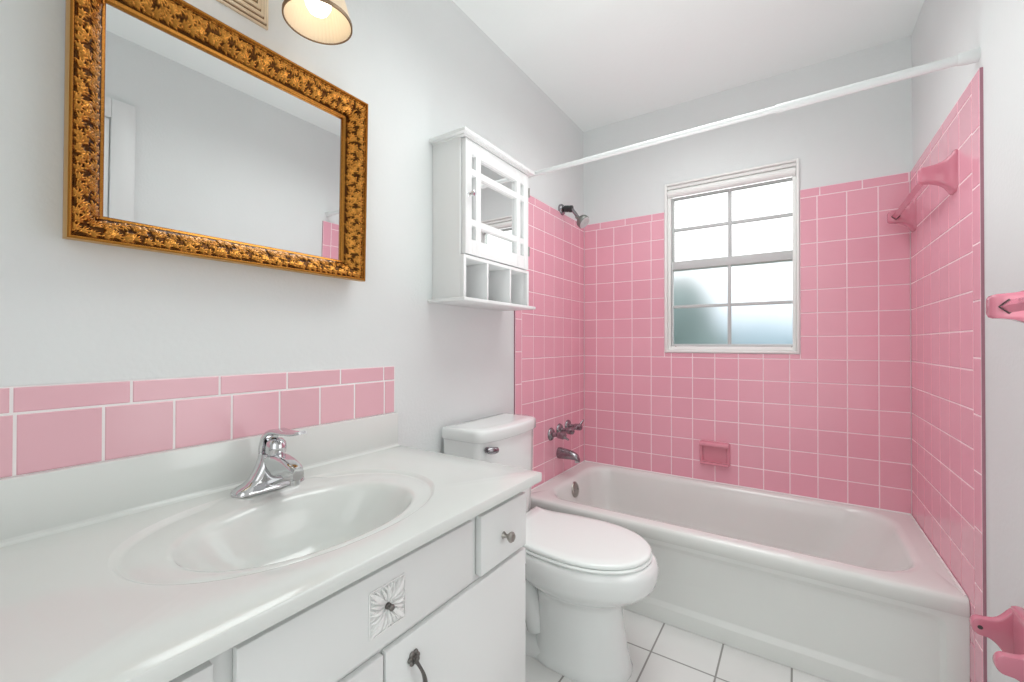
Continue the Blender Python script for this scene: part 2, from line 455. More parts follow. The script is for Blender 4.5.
for y, z in ((2.105-.02, .345), (2.105+.02, .345)):
    mb = MB(); mb.lathe([(.004,.0),(.004,.002),(.0,.003)], (.119, y-.005, z+.002), (.97,0,.18), 8, cap1=False); mb.build('screw', M['chrome_dull'], tub)
mb = MB(); mb.lathe([(.0,.0),(.03,0),(.03,.004),(.022,.005),(.0,.003)], (.33, 2.105, .083), (0,0,1), 24, cap0=False, cap1=False); mb.build('drain', M['nickel'], tub)
# caulk bead
mb = MB()
mb.tube([(.0128, TY+.02, RIM+.001), (.0128, D-.0045, RIM+.001), (W-.0045, D-.0045, RIM+.001), (W-.0045, TY+.02, RIM+.001)], .004, 8)
mb.build('caulk_bead', M['grout_white'], tub)

# ================================================================== tub fittings on the left wall
def valve(y, z, ang, label, first):
    t = thing('tub_valve_handle', label, 'tap', (RT, y, z), 'row of three bathtub valve handles')
    mb = MB(); mb.lathe([(.034,-.001),(.034,.003),(.030,.009),(.020,.013),(.016,.016)], (RT, y, z), (1,0,0), 28); mb.build('escutcheon', M['chrome_dull'], t)
    mb = MB(); mb.lathe([(.014,.010),(.012,.03),(.012,.04),(.017,.046),(.019,.07),(.017,.084),(.008,.09)], (RT, y, z), (1,0,0), 20)
    mb.build('handle_body', M['chrome_dull'], t)
    mb = MB(); d = Vector((.35, math.cos(ang), math.sin(ang))).normalized(); p = Vector((RT+.068, y, z))
    mb.tube([p - d*.022, p, p+d*.03, p+d*.048], [.005, .008, .007, .0045], 12); mb.ball(p+d*.048, .0055)
    mb.build('lever', M['chrome_dull'], t)
valve(2.020, .645, -.6, 'chrome bathtub valve handle nearest the toilet tank', True)
valve(2.118, .653, .3, 'chrome bathtub valve handle in the middle of the row of three', False)
valve(2.222, .658, .9, 'chrome bathtub valve handle nearest the tiled corner', False)
t = thing('tub_spout', 'worn chrome bathtub spout on the pink tile below the valve handles', 'spout', (RT, 2.112, .527))
mb = MB()
S = []
for x, zc, rz, ry in ((-.001,.527,.030,.028),(.01,.527,.031,.029),(.03,.527,.029,.027),(.06,.526,.026,.024),(.085,.524,.023,.022),(.103,.519,.020,.020),(.117,.512,.016,.017),(.124,.502,.010,.011)):
    S.append([Vector((RT+x, 2.112+ry*math.cos(a), zc+rz*math.sin(a))) for a in [2*PI*i/24 for i in range(24)]])
mb.rings(S); mb.build('spout_body', M['chrome_dull'], t)
mb = MB(); mb.lathe([(.013,0),(.013,.022),(.011,.026)], (RT+.106, 2.112, .514), (.1,0,-1), 20); mb.build('outlet', M['chrome'], t)
t = thing('wall_shower', 'small grey shower head on a short arm at the top of the left tile wall', 'shower head', (RT, 2.15, 1.879))
mb = MB(); mb.lathe([(.031,-.009),(.031,.003),(.026,.010),(.012,.014)], (RT, 2.15, 1.879), (1,0,0), 28); mb.build('flange', M['chrome_dull'], t)
sp = [(RT+.004, 2.15, 1.879), (.04, 2.15, 1.879), (.075, 2.15, 1.865), (.110, 2.15, 1.815)]
mb = MB(); mb.tube(sp, .0095, 12); mb.build('shower_arm', M['chrome_dull'], t)
ax = Vector((.74, -.05, -.62)).normalized()
mb = MB(); mb.lathe([(.012,-.03),(.018,-.028),(.0185,-.008),(.015,-.006),(.015,0),(.019,.002),(.019,.016),(.013,.018)], (.055, 2.15, 1.876), (.98,0,-.18), 14); mb.build('coupling_nut', M['rubber'], t)
mb = MB(); o3 = Vector((.106, 2.148, 1.818)); mb.lathe([(.009,-.012),(.011,.008),(.020,.014),(.032,.024),(.037,.036),(.037,.05),(.034,.054)], o3, ax, 28); mb.build('head_body', M['head'], t)
mb = MB(); mb.lathe([(.033,.0535),(.033,.056),(.020,.058),(.018,.055),(.006,.055),(.005,.058),(.0,.058)], o3, ax, 24, cap1=False); mb.build('spray_face', M['sash'], t)

# ================================================================== shower rod
t = thing('shower_rod', 'white tension shower curtain rod spanning the tub wall to wall', 'curtain rod', (W/2, 1.672, 1.925))
def rodp(x): return Vector((x, 1.664, 1.893 + .020*x/W))
mb = MB(); mb.tube([rodp(.004), rodp(1.05)], .0105, 16); mb.build('inner_tube', M['rod'], t)
mb = MB(); mb.tube([rodp(1.045), rodp(W+.003)], .013, 16); mb.build('outer_tube', M['rod'], t)
for x in (.0, W+RT):
    s_ = 1 if x == 0 else -1
    mb = MB(); mb.lathe([(.018,0),(.018,.02),(.0155,.04),(.0135,.042)], (x, 1.664, rodp(x).z), (s_,0,0), 20); mb.build('end_cap', M['rod'], t)

# ================================================================== soap dish on the back wall
t = thing('soap_dish', 'pink ceramic recessed soap dish with a grab bar on the back tile wall', 'soap dish', (.745, D, .555))
mb = MB()
sx0, sx1, sz0, sz1 = .672, .818, .493, .618
def sd(x0, z0, x1, z1, r, d): return [Vector((a, D-d, b)) for a, b in rrect(x0, z0, x1, z1, r, 6)]
rings_ = [sd(sx0, sz0, sx1, sz1, .012, 0), sd(sx0+.001, sz0+.001, sx1-.001, sz1-.001, .012, .009), sd(sx0+.006, sz0+.006, sx1-.006, sz1-.006, .010, .014), sd(sx0+.013, sz0+.011, sx1-.013, sz1-.012, .012, .013), sd(sx0+.018, sz0+.016, sx1-.018, sz1-.018, .010, .002)]
mb.rings(rings_, False, True)
mb.build('dish_frame', M['dish'], t)
mb = MB()
prof = [(.002,.598),(.020,.592),(.034,.594),(.041,.602),(.040,.612),(.030,.617),(.002,.616)]
mb.rings([[Vector((x, D-a, b+dz)) for a, b in prof] for x, dz in ((.676,0),(.684,0),(.806,0),(.814,0))]); mb.build('top_lip', M['dish'], t)
mb = MB()
mb.rings([[Vector((x, D-a, b)) for a, b in [(.002,.494),(.022,.496),(.030,.503),(.030,.511),(.020,.510),(.002,.509)]] for x in (.678,.684,.806,.812)]); mb.build('tray_lip', M['dish'], t)

# ================================================================== ceramic towel bars on the right wall
def towel_post(name, y, z, parent, wallx, dirn):
    mb = MB()
    RR = []
    # distance from the wall, half size along y, half size along z, z shift
    for d, hy, hz, dz in ((0,.034,.064,0),(.004,.034,.064,0),(.009,.0325,.061,0),(.014,.028,.052,0),(.022,.0235,.042,.001),(.034,.0205,.033,.002),(.05,.019,.0275,.003),(.066,.0185,.0255,.004),(.077,.0180,.0245,.004),(.083,.016,.022,.004),(.086,.012,.017,.004)):
        RR.append([Vector((wallx-d, y+b, z+dz+a)) for b, a in rrect(-hy, -hz, hy, hz, min(hy, hz)*.45, 4)])
    mb.rings(RR, True, True)
    # flat dark diamond painting the shade in the socket where the bar enters
    c = Vector((wallx-.062, y-dirn*.0195, z+.002))
    s_ = .0155
    mb.poly([c+Vector((s_,0,0)), c+Vector((0,0,s_)), c+Vector((-s_,0,0)), c+Vector((0,0,-s_))], 1)
    return mb.build(name, [M['ceramic_pink'], M['void']], parent)
def towel_bar(label, y0, y1, z):
    t = thing('towel_bar', label, 'towel bar', (wall_x, (y0+y1)/2, z))
    towel_post('post', y0, z, t, wall_x, -1); towel_post('post', y1, z, t, wall_x, 1)
    mb = MB(); s_ = .0125; x = wall_x-.062
    mb.rings([[Vector((x+s_, y, z+.002)), Vector((x, y, z+.002+s_)), Vector((x-s_, y, z+.002)), Vector((x, y, z+.002-s_))] for y in (y0+.012, y1-.012)], smooth=False)
    mb.build('bar', M['ceramic_pink'], t)
    return t
wall_x = W+.0015
towel_bar('pink ceramic towel bar high on the tiled wall over the tub end', 1.845, 2.375, 1.655)
wall_x = W+RT
towel_bar('pink ceramic towel bar on the white right wall outside the tub', .81, 1.275, 1.2)

# ================================================================== toilet paper holder
t = thing('toilet_paper_holder', 'empty pink ceramic toilet paper holder low on the white right wall', 'paper holder', (W+RT, 1.32, .48))
PX = W+RT
mb = MB()
mb.prism(rrect(1.235, .4105, 1.405, .5538, .012, 5), lambda a, b, d: (PX-d, a, b), 0, .024, .008); mb.build('base_plate', M['ceramic_pink'], t)
def ear(yc):
    kx = -.010
    up = bez((.014, .552, 0), (.035, .548, 0), (.040, .516, 0), (.066, .515, 0), 8) + [Vector((.078,.514,0))]
    tip = [Vector((.084+.014*math.cos(a), .4945+.0195*math.sin(a), 0)) for a in [PI/2 - PI*i/10 for i in range(11)]]
    lo = [Vector((.072,.474,0))] + bez((.066,.472,0), (.045,.462,0), (.035,.430,0), (.014,.412,0), 8)
    out = [(p.x+kx*max(0, min(1, (p.x-.014)/.06)), p.y) for p in up+tip+lo] + [(.0, .412), (.0, .552)]
    mb = MB(); mb.prism(out, lambda a, b, d: (PX-a, yc+d, b), -.010, .010, .004)
    o = mb.build('arm', M['ceramic_pink'], t)
    s_ = -1 if yc > 1.3 else 1
    mb = MB(); mb.lathe([(.0045,0),(.0045,.0008),(.0,.0008)], (PX-.074, yc+s_*.0100, .494), (0,s_,0), 12, cap1=False); mb.build('roller_hole_shade', M['void'], o)  # dark disc paints the shade inside the hole
ear(1.390); ear(1.250)

# ================================================================== toilet
TC = 1.392
toilet = thing('toilet', 'white two piece toilet with closed lid between the vanity and the tub', 'toilet', (.3, TC, FL))
N_ = 40
def egg(x0, x1, hw, z, sq=2.3, back=.62, flat=0):
    # egg outline: pointed to the front (+x), fuller behind
    xc = x0 + (x1-x0)*(1-back) if False else x0 + (x1-x0)*.44
    o = []
    for i in range(N_):
        t_ = 2*PI*i/N_; ct, st = math.cos(t_), math.sin(t_)
        e = 2/sq if ct < 0 else 2/2.15
        px = math.copysign(abs(ct)**e, ct); py = math.copysign(abs(st)**(2/2.2), st)
        o.append(Vector((xc + px*((x1-xc) if ct > 0 else (xc-x0)), TC+py*hw, z)))
    return o
mb = MB()
mb.rings([egg(.300, .645, .120, FL+.0005, 3.2), egg(.300, .647, .122, FL+.012, 3.2), egg(.304, .640, .115, FL+.03, 3.2), egg(.309, .628, .108, .12, 3.2), egg(.312, .616, .104, .20, 3.2), egg(.310, .611, .105, .25, 3.), egg(.302, .616, .113, .272, 2.6),
          egg(.285, .648, .136, .292), egg(.245, .690, .160, .315), egg(.215, .715, .176, .338), egg(.205, .724, .182, .352), egg(.203, .729, .184, .372), egg(.203, .730, .184, .395), egg(.206, .722, .180, .416), egg(.215, .710, .172, .423)])
mb.build('bowl', M['porcelain'], toilet, 50)
# rear of the pedestal with the trapway and the shelf that carries the tank
mb = MB()
mb.rings([[Vector((a, TC+b*hw/.1, z)) for a, b in rrect(x0, -.1, x1, .1, .03, 5)] for x0, x1, hw, z in ((.10,.42,.105,FL+.0005),(.10,.42,.105,FL+.03),(.12,.42,.075,FL+.06),(.12,.40,.06,.2),(.08,.40,.08,.28),(.035,.40,.115,.35),(.028,.36,.13,.39),(.028,.32,.13,.413))])
mb.build('rear_base', M['porcelain'], toilet, 50)
for s_ in (-1, 1):
    mb = MB()
    mb.tube(bez((.33, TC+s_*.07, .12), (.30, TC+s_*.085, .31), (.25, TC+s_*.09, .33), (.21, TC+s_*.09, .22), 10) + bez((.205, TC+s_*.09, .2), (.19, TC+s_*.09, .12), (.18, TC+s_*.09, .09), (.18, TC+s_*.09, FL+.03), 6)[1:], .036, 14)
    mb.build('trapway', M['porcelain'], toilet)
    mb = MB(); mb.lathe([(.014,0),(.014,.008),(.010,.016),(.0,.019)], (.27, TC+s_*.085, FL+.028), (0,0,1), 16, cap1=False); mb.build('bolt_cap', M['porcelain'], toilet)
# seat and lid: blunt hinge end, rounded front
def lid_outline(dx, z, n=44):
    pts = []
    xb, xf, xc, hw, hb = .195, .705+dx, .475, .173+dx, .150+dx
    # front half: ellipse
    for i in range(n//2+1):
        a = -PI/2 + PI*i/(n//2)
        e = 2/2.1
        pts.append((xc + (xf-xc)*math.copysign(abs(math.cos(a))**e, math.cos(a)), hw*math.copysign(abs(math.sin(a))**e, math.sin(a))))
    side = bez((xc, hw, 0), (xc-.12, hw, 0), (xb+.13, hb+.002, 0), (xb+.05, hb-.003, 0), 6)[1:] + bez((xb+.05, hb-.003, 0), (xb+.03, hb, 0), (xb+.012, hb+.006, 0), (xb, hb+.007, 0), 4)[1:]
    pts += [(p.x, p.y) for p in side]
    pts += [(p.x, -p.y) for p in reversed(side)]
    return [Vector((a, TC+b, z)) for a, b in pts]
mb = MB(); mb.rings([lid_outline(-.004, .4235), lid_outline(.004, .4245), lid_outline(.006, .429), lid_outline(.003, .4345)]); mb.build('seat', M['plastic_seat'], toilet, 50)
def lid_in(k, z): return [Vector((.43+(p.x-.43)*k, TC+(p.y-TC)*k, z)) for p in lid_outline(0, 0)]
mb = MB(); mb.rings([lid_outline(-.003, .4355), lid_outline(.0015, .437), lid_outline(.002, .444), lid_outline(-.001, .448), lid_in(.965, .4502), lid_in(.8, .4517), lid_in(.5, .4528), lid_in(.2, .4532)]); mb.build('lid', M['plastic_seat'], toilet, 50)
for s_ in (-1, 1):
    mb = MB(); mb.box((.208, TC+s_*.075-.02, .4225), (.240, TC+s_*.075+.02, .4365), .004); mb.build('hinge', M['plastic_seat'], toilet)
# tank: bowed front
def tank_out(y0, y1, xc, xb, z, rl=.03, rr_=.045):
    pts = [(.018, y0), ]
    o = []
    ym = (y0+y1)/2
    fr = []
    for i in range(13):
        y = y0 + (y1-y0)*i/12; u = (y-ym)/((y1-y0)/2)
        fr.append((xb - (xb-xc)*abs(u)**2.4, y))
    # round the two front corners a little
    out = [(.018, y0), (xc-rl, y0)] + [(xc-rl+rl*math.sin(a), y0+rl*(1-math.cos(a))*.8) for a in (.4, .8, 1.2)] + fr[1:-1]
    out += [(xc-rr_+rr_*math.sin(a), y1-rr_*(1-math.cos(a))*.8) for a in (1.2, .8, .4)] + [(xc-rr_, y1), (.018, y1)]
    return [Vector((a, b, z)) for a, b in out]
ty0, ty1 = 1.172, 1.566
mb = MB(); mb.rings([tank_out(ty0+.03, ty1-.03, .165, .192, .414), tank_out(ty0+.018, ty1-.018, .174, .200, .44), tank_out(ty0+.008, ty1-.008, .180, .206, .60), tank_out(ty0+.004, ty1-.004, .182, .208, .778)]); mb.build('tank', M['porcelain'], toilet, 50)
def tank_in(k, z):
    b = tank_out(ty0-.004, ty1+.004, .190, .218, z); return [Vector((.1+(p.x-.1)*k, (ty0+ty1)/2+(p.y-(ty0+ty1)/2)*(1-(1-k)*.5), z)) for p in b]
mb = MB(); mb.rings([tank_in(.97, .7785), tank_in(1, .782), tank_in(1, .811), tank_in(.985, .818), tank_in(.95, .8215), tank_in(.6, .8225)]); mb.build('tank_lid', M['porcelain'], toilet, 50)
mb = MB(); mb.lathe([(.011,0),(.011,.006),(.006,.008),(.006,.014)], (.192, 1.206, .753), (1,0,-.0), 16)
mb.tube([(.205, 1.196, .753), (.212, 1.206, .753), (.215, 1.222, .751), (.213, 1.240, .749)], [.008, .0105, .0105, .009], 12, flat=1.2)
mb.build('flush_lever', M['chrome_dull'], toilet)
# supply line
t2 = thing('water_supply_valve', 'small chrome water shutoff valve low on the wall behind the toilet', 'valve', (0, 1.215, .2))
mb = MB(); mb.lathe([(.026,0),(.024,.006),(.008,.008),(.008,.05)], (0, 1.215, .2), (1,0,0), 18); mb.lathe([(.012,.04),(.012,.075)], (0, 1.215, .2), (1,0,0), 14); mb.lathe([(.018,.078),(.018,.086)], (0, 1.215, .2), (1,0,0), 14); mb.build('stop_valve', M['chrome_dull'], t2)
mb = MB(); mb.tube(bez((.055, 1.215, .21), (.055, 1.215, .3), (.085, 1.222, .3), (.085, 1.224, .411), 10), .005, 8); mb.build('supply_line', M['nickel'], t2)

# ================================================================== vanity cabinet
VY0, VY1, VX = .022, .946, .503
vanity = thing('vanity_cabinet', 'white painted bathroom vanity cabinet under the sink counter', 'vanity', (VX/2, .485, FL))
mb = MB()
ZT = .7704
mb.box((.003, VY0, FL), (VX-.02, VY0+.018, ZT)); mb.box((.003, VY1-.018, FL), (VX-.02, VY1, ZT)); mb.box((.003, VY0+.018, .13), (VX-.02, VY1-.018, .145)); mb.box((VX-.08, VY0+.018, FL), (VX-.068, VY1-.018, .13))
mb.box((.003, VY0+.018, FL), (.012, VY1-.018, ZT))
mb.build('carcass', M['paint'], vanity)
mb = MB()      # face frame: rails and stiles
fx0, fx1 = VX-.0205, VX
mb.box((fx0, VY0, .744), (fx1, VY1, ZT), .0015); mb.box((fx0, VY0, .59), (fx1, VY1, .622), .0015); mb.box((fx0, VY0, .115), (fx1, VY1, .15), .0015)
for a, b in ((VY0, VY0+.035), (VY1-.035, VY1), (.225, .262), (.722, .764)): mb.box((fx0+.0005, a, .115), (fx1-.0003, b, ZT-.001), .0015)
for a, b in ((VY0, VY0+.05), (VY1-.05, VY1)): mb.box((fx0+.0005, a, FL), (fx1-.0003, b, .12), .0015)
mb.box((fx0+.003, VY0+.03, .60), (fx0+.006, VY1-.03, .76)); mb.box((fx0+.003, VY0+.03, .14), (fx0+.006, VY1-.03, .60))
mb.build('face_frame', M['paint'], vanity)
# slab fronts
PX_ = .517
def front(name, y0, y1, z0, z1, th=.0135):
    mb = MB(); mb.box((VX+.0003, y0, z0), (VX+th, y1, z1), .0025); return mb.build(name, M['paint'], vanity)
false_front = front('false_front', .258, .727, .613, .744)
dr_r = front('drawer', .752, .940, .612, .7445, .017)
dr_l = front('drawer', .030, .231, .612, .7445, .017)
dl = front('door', .028, .487, .085, .600)
dr = front('door', .492, .945, .085, .600)
def knob(y, z, x, parent):
    mb = MB(); mb.lathe([(.0085,0),(.007,.003),(.0045,.006),(.0045,.012),(.009,.016),(.0125,.021),(.0125,.024),(.009,.028),(.0,.029)], (x, y, z), (1,0,0), 20, cap1=False); mb.build('knob', M['nickel'], parent)
knob(.838, .673, VX+.017, dr_r); knob(.13, .671, VX+.017, dr_l)
def pull(y, z, parent):
    x = VX+.0135
    mb = MB()
    for i in range(6):
        a = 2*PI*i/6
        mb.ball((x+.003, y+.0085*math.cos(a), z+.0085*math.sin(a)), .0058, .7, 1, 1, 0, 10)
    mb.lathe([(.010,0),(.009,.004),(.005,.007),(.006,.012),(.0,.014)], (x, y, z), (1,0,0), 14, cap1=False)
    mb.ball((x+.008, y, z), .006)
    mb.tube(bez((x+.010, y, z-.004), (x+.018, y+.006, z-.022), (x+.022, y+.016, z-.035), (x+.012, y+.017, z-.075), 12), [.0038,.0032,.003,.003,.003,.0033,.0036,.004,.0043,.0045,.0045,.004,.002], 10)
    mb.build('drop_pull', M['pewter'], parent)
pull(.553, .556, dr); pull(.425, .556, dl)
# hinges of the right door
for z in (.535, .16):
    mb = MB(); mb.box((VX-.004, .9455, z-.022), (VX+.012, .9485, z+.022), .001); mb.tube([(VX+.002, .9475, z-.024), (VX+.002, .9475, z+.024)], .003, 8); mb.build('hinge', M['black'], dr)
# scrollwork square applique
mb = MB()
mx = VX+.0135; my, mz, ms = .4945, .679, .0385
def mp(u, v, d=0): return Vector((mx+d, my+u*ms, mz+v*ms))
def leafshape(p0, p1, w, d=.0035):
    # a raised teardrop petal from p0 to p1 (in medallion units)
    a = Vector(p0); b = Vector(p1); ax_ = b-a; n_ = Vector((-ax_.y, ax_.x)).normalized()
    R = []
    for t_, k in ((0,.12),(.15,.5),(.35,.9),(.55,1),(.75,.8),(.9,.45),(1,.06)):
        c_ = a+ax_*t_; h = w*k
        R.append([mp(*(c_+n_*h), 0), mp(*(c_+n_*h*.75), d*.8*k+.0006), mp(*c_, d*.45*k+.0012), mp(*(c_-n_*h*.75), d*.8*k+.0006), mp(*(c_-n_*h), 0)])
    mb.rings(R, False, False, 0, True, False)
for q in range(4):
    r_ = Matrix.Rotation(q*PI/2, 2)
    def r2(x, y): return tuple(r_ @ Vector((x, y)))
    leafshape(r2(.14, .14), r2(.97, .97), .15, .0085)
    leafshape(r2(.2, 0), r2(.95, 0), .11, .0085)
    for s_ in (-1, 1):
        def rs(x, y): return r2(x, y*s_) 
        leafshape(rs(.28, .12), rs(.92, .36), .08, .0075)
        leafshape(rs(.40, .26), rs(.95, .66), .07, .007)
        leafshape(rs(.62, .02), rs(.99, .22), .055, .006)
        # curling tendril
        pts = [mp(*rs(.52+.40*t_*1.0 + .1*math.sin(5*t_), .50+.33*math.sin(3.2*t_)), .0025) for t_ in [i/8 for i in range(9)]]
        mb.tube(pts, .0014, 6)
    mb.tube([mp(*r2(.99, v), .0015) for v in (-.95, -.5, 0, .5, .95)], .0012, 6)
med = mb.build('scroll_applique', M['silver_scroll'], false_front, 60)
mb = MB(); mb.lathe([(.006,0),(.005,.004),(.0035,.005),(.005,.008),(.0055,.011),(.004,.013),(.0,.014)], (mx+.001, my, mz), (1,0,0), 16, cap1=False); mb.build('centre_knob', M['pewter'], med)

# ================================================================== countertop with integral oval sink
CZ, CX1, CY0, CY1 = .797, .554, .008, .961
top = thing('sink_countertop', 'white cultured marble vanity top with a molded oval sink', 'countertop', (CX1/2, .485, .772))
mb = MB()
NN = 96
def se(cx, cy, ax_, ay, z, e=2.15):
    o = []
    for i in range(NN):
        t_ = 2*PI*i/NN; ct, st = math.cos(t_), math.sin(t_)
        o.append(Vector((cx+ax_*math.copysign(abs(ct)**(2/e), ct), cy+ay*math.copysign(abs(st)**(2/e), st), z)))
    return o
# outer rectangle sampled on the same rays so that quads run cleanly
def rect_ring(x0, y0, x1, y1, z, cx=.282, cy=.486):
    o = []
    corners = [(x1, y1), (x0, y1), (x0, y0), (x1, y0)]
    ca = [math.atan2(b-cy, a-cx) % (2*PI) for a, b in corners]
    for i in range(NN):
        t_ = 2*PI*i/NN
        # angle in superellipse space -> real direction of the groove point
        p = se(0, 0, .2, .272, 0)[i]; a = math.atan2(p.y, p.x) % (2*PI)
        dx, dy = math.cos(a), math.sin(a)
        k = min([(x1-cx)/dx if dx > 1e-9 else 9, (x0-cx)/dx if dx < -1e-9 else 9, (y1-cy)/dy if dy > 1e-9 else 9, (y0-cy)/dy if dy < -1e-9 else 9])
        o.append([Vector((cx+dx*k, cy+dy*k, z)), a])
    for c_, a in zip(corners, ca):
        j = min(range(NN), key=lambda i: abs((o[i][1]-a+PI) % (2*PI)-PI)); o[j][0] = Vector((c_[0], c_[1], z))
    return [p for p, a in o]
gx, gy = .282, .486
R = [rect_ring(.004, CY0+.006, CX1-.006, CY1-.006, CZ-.026), rect_ring(.003, CY0+.001, CX1-.001, CY1-.001, CZ-.0235), rect_ring(.003, CY0, CX1, CY1, CZ-.020), rect_ring(.003, CY0, CX1, CY1, CZ-.0035), rect_ring(.003, CY0+.001, CX1-.001, CY1-.001, CZ-.001), rect_ring(.003, CY0+.0035, CX1-.0035, CY1-.0035, CZ),
     se(gx, gy, .209, .290, CZ), se(gx, gy, .206, .287, CZ-.0006), se(gx, gy, .201, .281, CZ-.0062), se(gx, gy, .197, .277, CZ-.0078), se(gx, gy, .192, .272, CZ-.0078), se(gx+.006, gy-.001, .184, .264, CZ-.0068),
     se(.305, .484, .158, .228, CZ-.0068), se(.308, .483, .151, .220, CZ-.008), se(.310, .482, .146, .215, CZ-.012), se(.311, .482, .140, .207, CZ-.023), se(.311, .482, .131, .190, CZ-.045), se(.309, .482, .118, .168, CZ-.075), se(.304, .482, .098, .135, CZ-.105), se(.296, .482, .07, .09, CZ-.125), se(.29, .482, .04, .045, CZ-.134), se(.288, .482, .02, .02, CZ-.136)]
for ring in R[6:12]:
    for p in ring:
        k = max(0, min(1, (.175-p.x)/.05)) * max(0, min(1, (.135-abs(p.y-.513))/.04))
        p.z += (CZ-p.z)*k*k*(3-2*k)
mb.rings(R, False, True)
mb.build('counter_slab', M['marble'], top, 45)
mb = MB()
mb.box((.002, CY0, CZ-.003), (.0215, CY1-.0035, .9035), .003)
# cove where the splash meets the counter
mb.rings([[Vector((.0212, y, CZ+.010)), Vector((.0225, y, CZ+.004)), Vector((.0265, y, CZ+.0012)), Vector((.032, y, CZ+.0002)), Vector((.0212, y, CZ-.001))] for y in (CY0+.002, CY1-.005)])
mb.build('backsplash', M['marble'], top)
mb = MB(); mb.lathe([(.0,.004),(.012,.004),(.019,.003),(.021,.0),(.021,-.002)], (.288, .482, CZ-.1355), (0,0,1), 24, cap0=False); mb.build('sink_drain', M['chrome'], top)
# overflow slot is on the front inner wall of the bowl

# ================================================================== faucet
FX, FY = .092, .513
fa = thing('faucet', 'chrome single lever faucet at the back of the oval sink', 'faucet', (FX, FY, CZ))
mb = MB()
def stad(hx, hy, z, dy=0): return [Vector((FX+a, FY+dy+b, z)) for a, b in rrect(-hx, -hy, hx, hy, hx*.96, 8)]
mb.rings([stad(.027, .079, CZ+.0004), stad(.027, .079, CZ+.004), stad(.0255, .0775, CZ+.009), stad(.022, .071, CZ+.014), stad(.021, .058, CZ+.019), stad(.0205, .045, CZ+.028), stad(.0205, .036, CZ+.041), stad(.0205, .029, CZ+.055), stad(.0205, .0245, CZ+.069), stad(.0200, .0225, CZ+.080)])
mb.build('base', M['chrome'], fa, 50)
mb = MB()   # spout: deep wedge reaching over the bowl
S = []
for t_, x, zt_, zb_, hw in ((0, -.004, .070, .006, .020), (.2, .02, .078, .008, .020), (.45, .05, .082, .018, .0185), (.7, .08, .077, .030, .017), (.9, .108, .068, .034, .0155), (1, .118, .062, .036, .012)):
    S.append([Vector((FX+x, FY+a, CZ+b)) for a, b in rrect(-hw, zb_, hw, zt_, min(.009, (zt_-zb_)*.45), 5)])
mb.rings(S); mb.build('spout', M['chrome'], fa, 50)
mb = MB(); mb.lathe([(.0105,0),(.0105,.014),(.009,.016)], (FX+.104, FY, CZ+.040), (.1,0,-1), 18); mb.build('aerator', M['chrome'], fa)
mb = MB(); mb.lathe([(.0205,.076),(.0205,.079),(.0165,.081),(.0165,.083),(.021,.085),(.0215,.098),(.0195,.108),(.013,.115),(.0,.118)], (FX+.016, FY, CZ), (.12,0,1), 28, cap0=True, cap1=False); mb.build('valve_dome', M['chrome'], fa)
mb = MB()   # lever: broad arch over the dome thinning to a flat upturned tip
P_ = bez((-.010, .080, 0), (-.012, .118, 0), (.016, .134, 0), (.045, .133, 0), 9) + bez((.045, .133, 0), (.080, .132, 0), (.108, .133, 0), (.132, .140, 0), 9)[1:]
S = []
for i, p in enumerate(P_):
    t_ = i/(len(P_)-1); hw = .0205*(1-.42*t_) if t_ < .95 else .008; th = .0068*(1-.5*t_)
    q = P_[min(i+1, len(P_)-1)]-P_[max(i-1, 0)]; n_ = Vector((-q.y, q.x)).normalized()
    S.append([Vector((FX+p.x+n_.x*b, FY+a, CZ+p.y+n_.y*b)) for a, b in rrect(-hw, -th, hw, th, th*.95, 4)])
mb.rings(S); mb.build('lever', M['chrome'], fa, 50)
mb = MB(); mb.tube([(FX-.033, FY+.03, CZ+.0004), (FX-.033, FY+.03, CZ+.05)], .0028, 8); mb.ball((FX-.033, FY+.03, CZ+.054), .006); mb.build('lift_rod', M['chrome'], fa)

# ================================================================== wall cabinet
KY0, KY1, KX = 1.131, 1.561, .150
cab = thing('wall_cabinet', 'white wall cabinet with a mirrored lattice door above three open cubbies', 'cabinet', (KX/2, 1.346, 1.28))
mb = MB()
th = .014
mb.box((.001, KY0, 1.284), (KX-.018, KY0+th, 1.852), .0015); mb.box((.001, KY1-th, 1.284), (KX-.018, KY1, 1.852), .0015)
mb.box((.001, KY0+th, 1.284), (.007, KY1-th, 1.852))
mb.box((.007, KY0+th, 1.424), (KX-.018, KY1-th, 1.437))
# front edges of the cubby row
mb.box((KX-.0185, KY0, 1.284), (KX, KY0+th, 1.4365), .0015); mb.box((KX-.0185, KY1-th, 1.284), (KX, KY1, 1.4365), .0015); mb.box((KX-.0185, KY0+th-.001, 1.424), (KX, KY1-th+.001, 1.4365), .0015)
mb.build('carcass', M['paint_cab'], cab)
for y in (1.270, 1.4215):
    mb = MB(); mb.box((.006, y-.005, 1.285), (KX-.001, y+.005, 1.4245), .0012); mb.build('divider', M['paint_cab'], cab)
mb = MB(); mb.box((.001, KY0-.018, 1.8508), (KX+.018, KY1+.020, 1.8635), .002); mb.box((.001, KY0-.004, 1.844), (KX+.004, KY1+.004, 1.852), .002); mb.build('crown', M['paint_cab'], cab)
mb = MB(); mb.box((.001, KY0-.022, 1.2735), (KX+.022, KY1+.022, 1.2855), .003); mb.build('ledge', M['paint_cab'], cab)
mb = MB()   # door lattice
ys = [1.138, 1.172, 1.196, 1.225, 1.463, 1.492, 1.516, 1.554]; zs = [1.440, 1.494, 1.542, 1.566, 1.720, 1.744, 1.792, 1.8405]
dx0, dx1 = KX-.017, KX+.002
for i in (0, 2, 4, 6): mb.box((dx0, ys[i], zs[0]), (dx1, ys[i+1], zs[7]), .0015)
for i in (0, 2, 4, 6): mb.box((dx0+.0004, ys[0]+.001, zs[i]+.0004), (dx1-.0004, ys[7]-.001, zs[i+1]-.0004), .0012)
